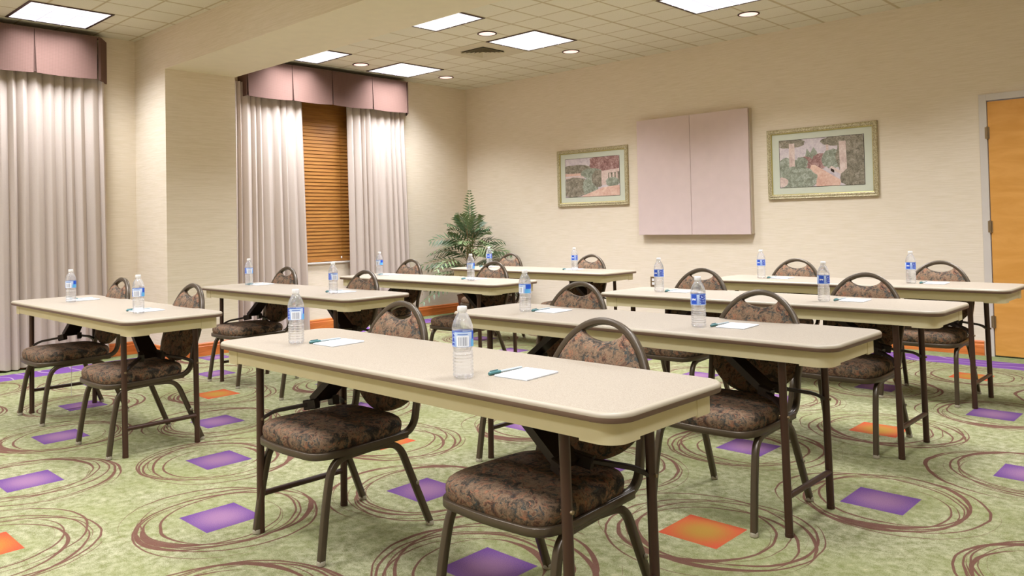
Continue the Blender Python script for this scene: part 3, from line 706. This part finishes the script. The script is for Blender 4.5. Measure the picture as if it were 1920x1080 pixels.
def valance(label, ys, near_return, zt=3.105, zb=2.695, X=.20):
    t = thing('valance', label, 'valance', (0, 0, 0), 0, 'pleated window valances')
    bm = bmesh.new(); box(bm, .001, X-.022, ys[0]+.02, ys[-1]+.02, zt-.02, zt); obj('top_board', bm, M_VAL, t)
    n = len(ys)-1; rnd = random.Random(int(abs(ys[0])*10))
    for k in range(n):
        bm = bmesh.new(); NI, NJ = 16, 8; gs = []
        fl0, fl1 = rnd.uniform(.002, .02), rnd.uniform(.002, .02)
        for off in (0, -.008):
            g = []
            for j in range(NJ+1):
                v = j/NJ; z = zt*(1-v)+zb*v; row = []
                for i in range(NI+1):
                    s = i/NI; gap = .002+.010*v; y = ys[k]+gap+(ys[k+1]-ys[k]-2*gap)*s
                    bul = (s*(1-s)*4); x = X+off+.010*v*bul+fl0*v*(1-s)**4+fl1*v*s**4+.003*math.sin(5*s+k)*v
                    row.append(bm.verts.new((x, y, z-.008*bul*v*(1 if j == NJ else 0))))
                g.append(row)
            gs.append(g)
        for g in gs:
            for j in range(NJ):
                for i in range(NI): bm.faces.new((g[j][i], g[j][i+1], g[j+1][i+1], g[j+1][i]))
        for i in range(NI):
            for j in (0, NJ): bm.faces.new((gs[0][j][i], gs[0][j][i+1], gs[1][j][i+1], gs[1][j][i]))
        for j in range(NJ):
            for i in (0, NI): bm.faces.new((gs[0][j][i], gs[0][j+1][i], gs[1][j+1][i], gs[1][j][i]))
        smooth_angle(obj('pleat_panel', bm, M_VAL, t), 50)
    bm = bmesh.new(); box(bm, X-.020, X-.012, ys[0], ys[-1], zb+.012, zt); obj('backing_panel', bm, M_VAL, t)
    # far end: panel turned back to the wall at a slant
    bm = bmesh.new(); y = ys[-1]
    pts = [(X+.004, y+.004), (X-.006, y+.03), (.004, y+.155), (.001, y+.145), (X-.018, y+.02)]
    prism(bm, pts, zb-.004, zt); smooth_angle(obj('end_panel', bm, M_VAL, t), 30)
    bm = bmesh.new(); box(bm, .001, X-.004, ys[0]-.008, ys[0], zb+.004, zt); obj('end_panel', bm, M_VAL, t)
    return t
valance('rose valance at far left, above the wide curtain', [-7.9, -7.34, -6.78, -6.22, -5.67, -5.12], True)
valance('rose valance over the wooden blind, right of the column', [-3.55, -2.98, -2.43, -1.83, -1.27], True)
bl = thing('window_blind', 'honey wooden slatted blind between the two right-hand curtains', 'blind', (0, 0, 0))
bm = bmesh.new(); z = .868; 
while z < 2.84:
    mt = Matrix.Translation((-.035, 0, z)) @ Matrix.Rotation(math.radians(80), 4, 'Y')
    box(bm, -.0245, .0245, WY0+.015, WY1-.015, -.0014, .0014, mat=mt); z += .0425
obj('slats', bm, M_BLIND, bl)
bevel(obj('bottom_rail', B(-.047, -.022, WY0+.015, WY1-.015, .812, .842), M_BLIND, bl), .003)
bevel(obj('headrail', B(-.07, -.012, WY0+.01, WY1-.01, 2.85, 2.895), M_BLIND, bl), .003)
for y in (-3.0, -2.19):
    bm = bmesh.new(); sweep(bm, [(-.014, y, 2.85), (-.014, y, .84)], circ(.0016, 6)); obj('lift_cord', bm, M_BLIND, bl)
bm = bmesh.new(); lathe(bm, [(.002, .87), (.008, .862), (.007, .845)], 10, cx=-.008, cy=-2.19); obj('cord_tassel', bm, M_PLASTIC, bl)

# ------------------------------------------------------------------ wall pieces
wb = thing('whiteboard_cabinet', 'closed two-door mauve presentation board cabinet on the back wall', 'board cabinet', (0, 0, 0))
x0, x1, z0, z1 = 2.93, 4.315, 1.064, 2.395
obj('case', B(x0+.012, x1+.002, -.052, -.001, z0+.006, z1-.002), M_BOARDEDGE, wb)
xm = (x0+x1)/2+.0
bevel(obj('door', B(x0, xm-.002, -.08, -.058, z0, z1), M_BOARD, wb), .002); bevel(obj('door', B(xm+.002, x1-.006, -.08, -.058, z0, z1), M_BOARD, wb), .002)
obj('door_gap', B(x0+.02, x1-.012, -.058, -.052, z0+.02, z1-.03), M_DARK, wb)
def m_gold():
    b = NB('carved_gilt_frame'); g = b.n('NewGeometry'); n = b.noise(g.outputs['Position'], 70, 3); v = b.n('TexVoronoi'); b.t.links.new(g.outputs['Position'], v.inputs['Vector']); v.inputs['Scale'].default_value = 95
    c = b.mix(b.sstep(v.outputs['Distance'], .2, .7), lin((206, 196, 160)), lin((160, 148, 112))); b.bump(v.outputs['Distance'], .6, .004); return b.fin(c, .4, .25)
M_GOLD = m_gold(); M_GOLD2 = plain('gilt_lip', (190, 176, 104), .3, .4); M_MAT = plain('pale_green_mount', (206, 210, 192), .7)
def m_art(name, seed, stops, sc):
    b = NB(name); g = b.n('NewGeometry'); o = b.n('VectorMath', operation='ADD'); b.t.links.new(g.outputs['Position'], o.inputs[0]); o.inputs[1].default_value = (seed, seed, seed)
    n = b.noise(o.outputs[0], sc, 6, .7, .6); f = b.noise(o.outputs[0], sc*5, 3, .8); v = b.math('ADD', b.math('MULTIPLY', n, .6), b.math('MULTIPLY', f, .4))
    return b.fin(b.ramp(v, stops), .5, spec=.4)
A_SKY = m_art('art_haze', 1, [(.35, (176, 164, 172)), (.5, (204, 192, 196)), (.65, (222, 214, 210))], 10)
A_BUSH = m_art('art_foliage', 2, [(.38, (92, 82, 72)), (.48, (128, 122, 104)), (.58, (160, 150, 134)), (.68, (214, 204, 196))], 24)
A_BUSH2 = m_art('art_green_foliage', 5, [(.38, (104, 108, 92)), (.5, (142, 148, 130)), (.62, (186, 190, 178))], 26)
A_ROSE = m_art('art_rose_bush', 3, [(.38, (108, 74, 72)), (.5, (152, 114, 108)), (.62, (204, 176, 170))], 28)
A_PATH = m_art('art_path', 4, [(.35, (196, 150, 132)), (.5, (216, 180, 162)), (.65, (230, 206, 188))], 8)
A_STONE = m_art('art_stone', 6, [(.35, (186, 158, 150)), (.5, (210, 188, 178)), (.65, (228, 212, 204))], 12)
def picture(label, x0, x1, z0, z1, fwd, shapes):
    t = thing('framed_picture', label, 'picture', (0, 0, 0))
    prof = [(0, -.001), (0, -.024), (.006, -.030), (fwd*.35, -.026), (fwd*.6, -.031), (fwd*.85, -.024)]; prof2 = [(fwd*.85, -.024), (fwd*.93, -.022), (fwd, -.014), (fwd, -.006)]
    for nm, pr, m in (('frame', prof, M_GOLD), ('frame_lip', prof2, M_GOLD2)):
        bm = bmesh.new(); rings = [[bm.verts.new((x, y, z)) for x, z in ((x0+i, z0+i), (x1-i, z0+i), (x1-i, z1-i), (x0+i, z1-i))] for i, y in pr]
        for a, b2 in zip(rings, rings[1:]):
            for k in range(4): bm.faces.new((a[k], a[(k+1) % 4], b2[(k+1) % 4], b2[k]))
        obj(nm, bm, m, t)
    obj('mount', B(x0+fwd*.9, x1-fwd*.9, -.010, -.002, z0+fwd*.9, z1-fwd*.9), M_MAT, t)
    w_, h_ = x1-x0, z1-z0; ax0, ax1, az0, az1 = x0+.118*w_, x1-.118*w_, z0+.165*h_, z1-.165*h_
    mats = [A_SKY, A_BUSH, A_BUSH2, A_ROSE, A_PATH, A_STONE, M_DARK]
    bm = bmesh.new(); box(bm, ax0-.004, ax1+.004, -.0115, -.010, az0-.004, az1+.004, mi=6); box(bm, ax0, ax1, -.0122, -.010, az0, az1)
    for q, (kind, mi, *a) in enumerate(shapes):
        y = -.0125-.00012*q
        if kind == 'p': pts = a[0]
        else:
            cx, cz, rx, rz = a; rnd = random.Random(q)
            pts = [(cx+rx*math.cos(k*2*PI/26)*(1+rnd.uniform(-.08, .08)), cz+rz*math.sin(k*2*PI/26)*(1+rnd.uniform(-.08, .08))) for k in range(26)]
        pts = [(min(max(u, 0), 1), min(max(v, 0), 1)) for u, v in pts]
        vs = [bm.verts.new((ax0+u*(ax1-ax0), y, az0+v*(az1-az0))) for u, v in pts]; bm.faces.new(vs).material_index = mi
    obj('garden_print', bm, mats, t, recalc=False); return t
P1 = [('e', 1, .2, .72, .3, .12), ('e', 3, .75, .85, .3, .28), ('p', 4, [(0, .55), (.45, .55), (.4, .62), (0, .62)]), ('e', 2, .5, .6, .2, .13), ('p', 5, [(0, .46), (.36, .5), (.34, .54), (0, .52)]),
      ('e', 1, .18, .25, .3, .27), ('e', 2, .47, .25, .14, .26), ('e', 1, .62, .45, .12, .22), ('p', 5, [(.68, .28), (.68, .64), (1, .68), (1, .60), (.8, .58), (.8, .28)]), ('p', 1, [(.8, .3), (.8, .58), (1, .6), (1, .3)]),
      ('p', 5, [(.82, .3), (.82, .57), (.85, .57), (.85, .3)]), ('p', 5, [(.88, .3), (.88, .58), (.91, .58), (.91, .3)]), ('p', 5, [(.94, .3), (.94, .59), (.97, .59), (.97, .3)]), ('e', 2, .88, .34, .12, .13), ('p', 4, [(.28, 0), (.7, .22), (1, .26), (1, 0)])]
P2 = [('p', 2, [(.3, .5), (.34, .8), (.38, .7), (.42, .82), (.46, .72), (.5, .5)]), ('e', 1, .12, .93, .2, .1), ('e', 1, .7, .92, .2, .1), ('p', 5, [(.57, .5), (.57, .85), (.6, .85), (.6, .5)]), ('e', 2, .1, .45, .14, .18), ('e', 3, .32, .48, .1, .16), ('e', 3, .5, .52, .1, .16),
      ('p', 4, [(.39, .45), (.43, .45), (.74, .1), (.72, 0), (.45, 0), (.36, .3)]), ('e', 2, .64, .55, .13, .2), ('e', 1, .88, .6, .2, .5), ('p', 5, [(.12, .35), (.12, .93), (.19, .93), (.19, .35)]), ('e', 2, .27, .5, .08, .13), ('e', 2, .2, .18, .26, .25),
      ('p', 5, [(.6, .36), (.74, .22), (.76, .26), (.63, .41)]), ('p', 6, [(.62, .3), (.62, .36), (.66, .32), (.66, .26)]), ('p', 5, [(.73, .15), (.72, .9), (.80, .9), (.81, .15)]), ('e', 1, .9, .15, .18, .2), ('e', 5, .03, .12, .07, .1)]
picture('smaller gilt-framed garden print with balustrade, left of the board cabinet', 1.675, 2.755, 1.425, 2.14, .05, P1)
picture('larger gilt-framed garden print with columns and path, near the door', 4.485, 5.57, 1.42, 2.135, .05, P2)
ou = thing('wall_outlet', 'small grey outlet plate low on the back wall', 'outlet', (3.06, 0, .52))
bevel(obj('plate', B(-.038, .038, -.007, -.0005, -.058, .058), M_STEEL, ou), .002)
bm = bmesh.new(); box(bm, -.017, .017, -.0095, -.007, .008, .036); box(bm, -.017, .017, -.0095, -.007, -.036, -.008); obj('socket', bm, M_PLASTIC, ou)

# ------------------------------------------------------------------ potted palm in the corner
M_LEAF = plain('palm_leaf', (74, 96, 62), .45, spec=.4); M_LEAF2 = plain('pale_palm_leaf', (118, 136, 92), .45, spec=.4); M_STEM = plain('palm_stem', (130, 112, 72), .6); M_DRY = plain('dry_frond', (126, 100, 66), .7)
PLX, PLY = .62, -.58
pt = thing('potted_palm', 'tall green potted palm in the corner behind the rear left table', 'plant', (PLX, PLY, 0))
bm = bmesh.new(); lathe(bm, [(.13, 0), (.15, .02), (.18, .28), (.19, .30), (.175, .30), (.165, .27)], 28); smooth_angle(obj('basket_pot', bm, plain('wicker', (112, 78, 46), .8), pt))
bm = bmesh.new(); lathe(bm, [(.166, .24), (.16, .262)], 24); obj('soil', bm, plain('soil', (58, 44, 34), .95), pt)
rnd = random.Random(21)
bm = bmesh.new()
for k in range(6):
    a = k*1.05; sweep(bm, [(.03*math.cos(a), .03*math.sin(a), .25), (.05*math.cos(a), .05*math.sin(a), .7), (.03*math.cos(a+.5), .03*math.sin(a+.5), 1.1+.05*k)], circ(.009, 6), scales=[1.3, 1, .5])
obj('trunk', bm, M_STEM, pt)
def frond(base, az, length, rise, droop, m, nm='frond', nleaf=15, leaf=.13, wid=.0125):
    bm = bmesh.new(); pts = []; N = nleaf; roll = rnd.uniform(-.9, .9); az += rnd.uniform(-.15, .15)
    d = Vector((math.cos(az), math.sin(az), 0))
    for i in range(N+1):
        s = i/N; pts.append(Vector(base)+d*(length*(math.cos(rise)*s+.45*droop*s*s))+Vector((0, 0, length*(math.sin(rise)*s-droop*s**2.2*.75))))
    sweep(bm, pts, circ(.0035, 5), mi=1, scales=[1-.7*i/N for i in range(N+1)])
    for i in range(3, N+1):
        t = (pts[i]-pts[i-1]).normalized(); side = Vector((-d.y, d.x, 0)); upv = side.cross(t).normalized()
        side = side*math.cos(roll)+upv*math.sin(roll); upv = side.cross(t).normalized()
        ll = leaf*(math.sin(PI*min(1, (i-1)/N)**.75)*.85+.2)*rnd.uniform(.85, 1.1)
        for s in (-1, 1):
            dirv = (side*s*.72+t*.70-Vector((0, 0, .10+.15*rnd.random()))).normalized(); wv = upv.cross(dirv).normalized()*wid
            a = pts[i]; e = a+dirv*ll-Vector((0, 0, .018)); mid = a+dirv*ll*.42+upv*.006
            vs = [bm.verts.new(q) for q in (a, mid+wv, e, mid-wv)]; bm.faces.new(vs)
    return obj(nm, bm, [m, M_STEM], pt, recalc=False)
i = 0
for z, cnt, ln, rs, dr_ in ((.30, 8, .66, .75, .95), (.42, 9, .74, .95, .95), (.55, 10, .76, 1.0, .9), (.70, 10, .70, 1.05, .85), (.82, 9, .62, 1.1, .75), (.94, 8, .54, 1.2, .55), (1.04, 6, .46, 1.35, .3)):
    for k in range(cnt):
        az = 2*PI*k/cnt+i*.41; i += 1; l = ln*rnd.uniform(.85, 1.15)
        if math.cos(az) < -.3: l *= .85
        if math.sin(az) > .3: l *= .8
        frond((.03*math.cos(az), .03*math.sin(az), z), az, l, rs, dr_, M_LEAF2 if rnd.random() < .4 else M_LEAF, nleaf=12, leaf=.19)
frond((0, 0, 1.05), -.6, .62, 1.52, .02, M_LEAF2, nleaf=16, leaf=.13)
frond((0, 0, 1.0), 2.2, .5, 1.45, .05, M_LEAF, nleaf=16, leaf=.13)
for az, l, rs in ((-1.75, .75, .95), (-1.95, .72, .6), (-1.6, .7, .35), (-2.1, .62, 1.1)):
    frond((0, -.04, .55), az, l, rs, .75, M_DRY, 'dry_frond', 12, .09, .004)
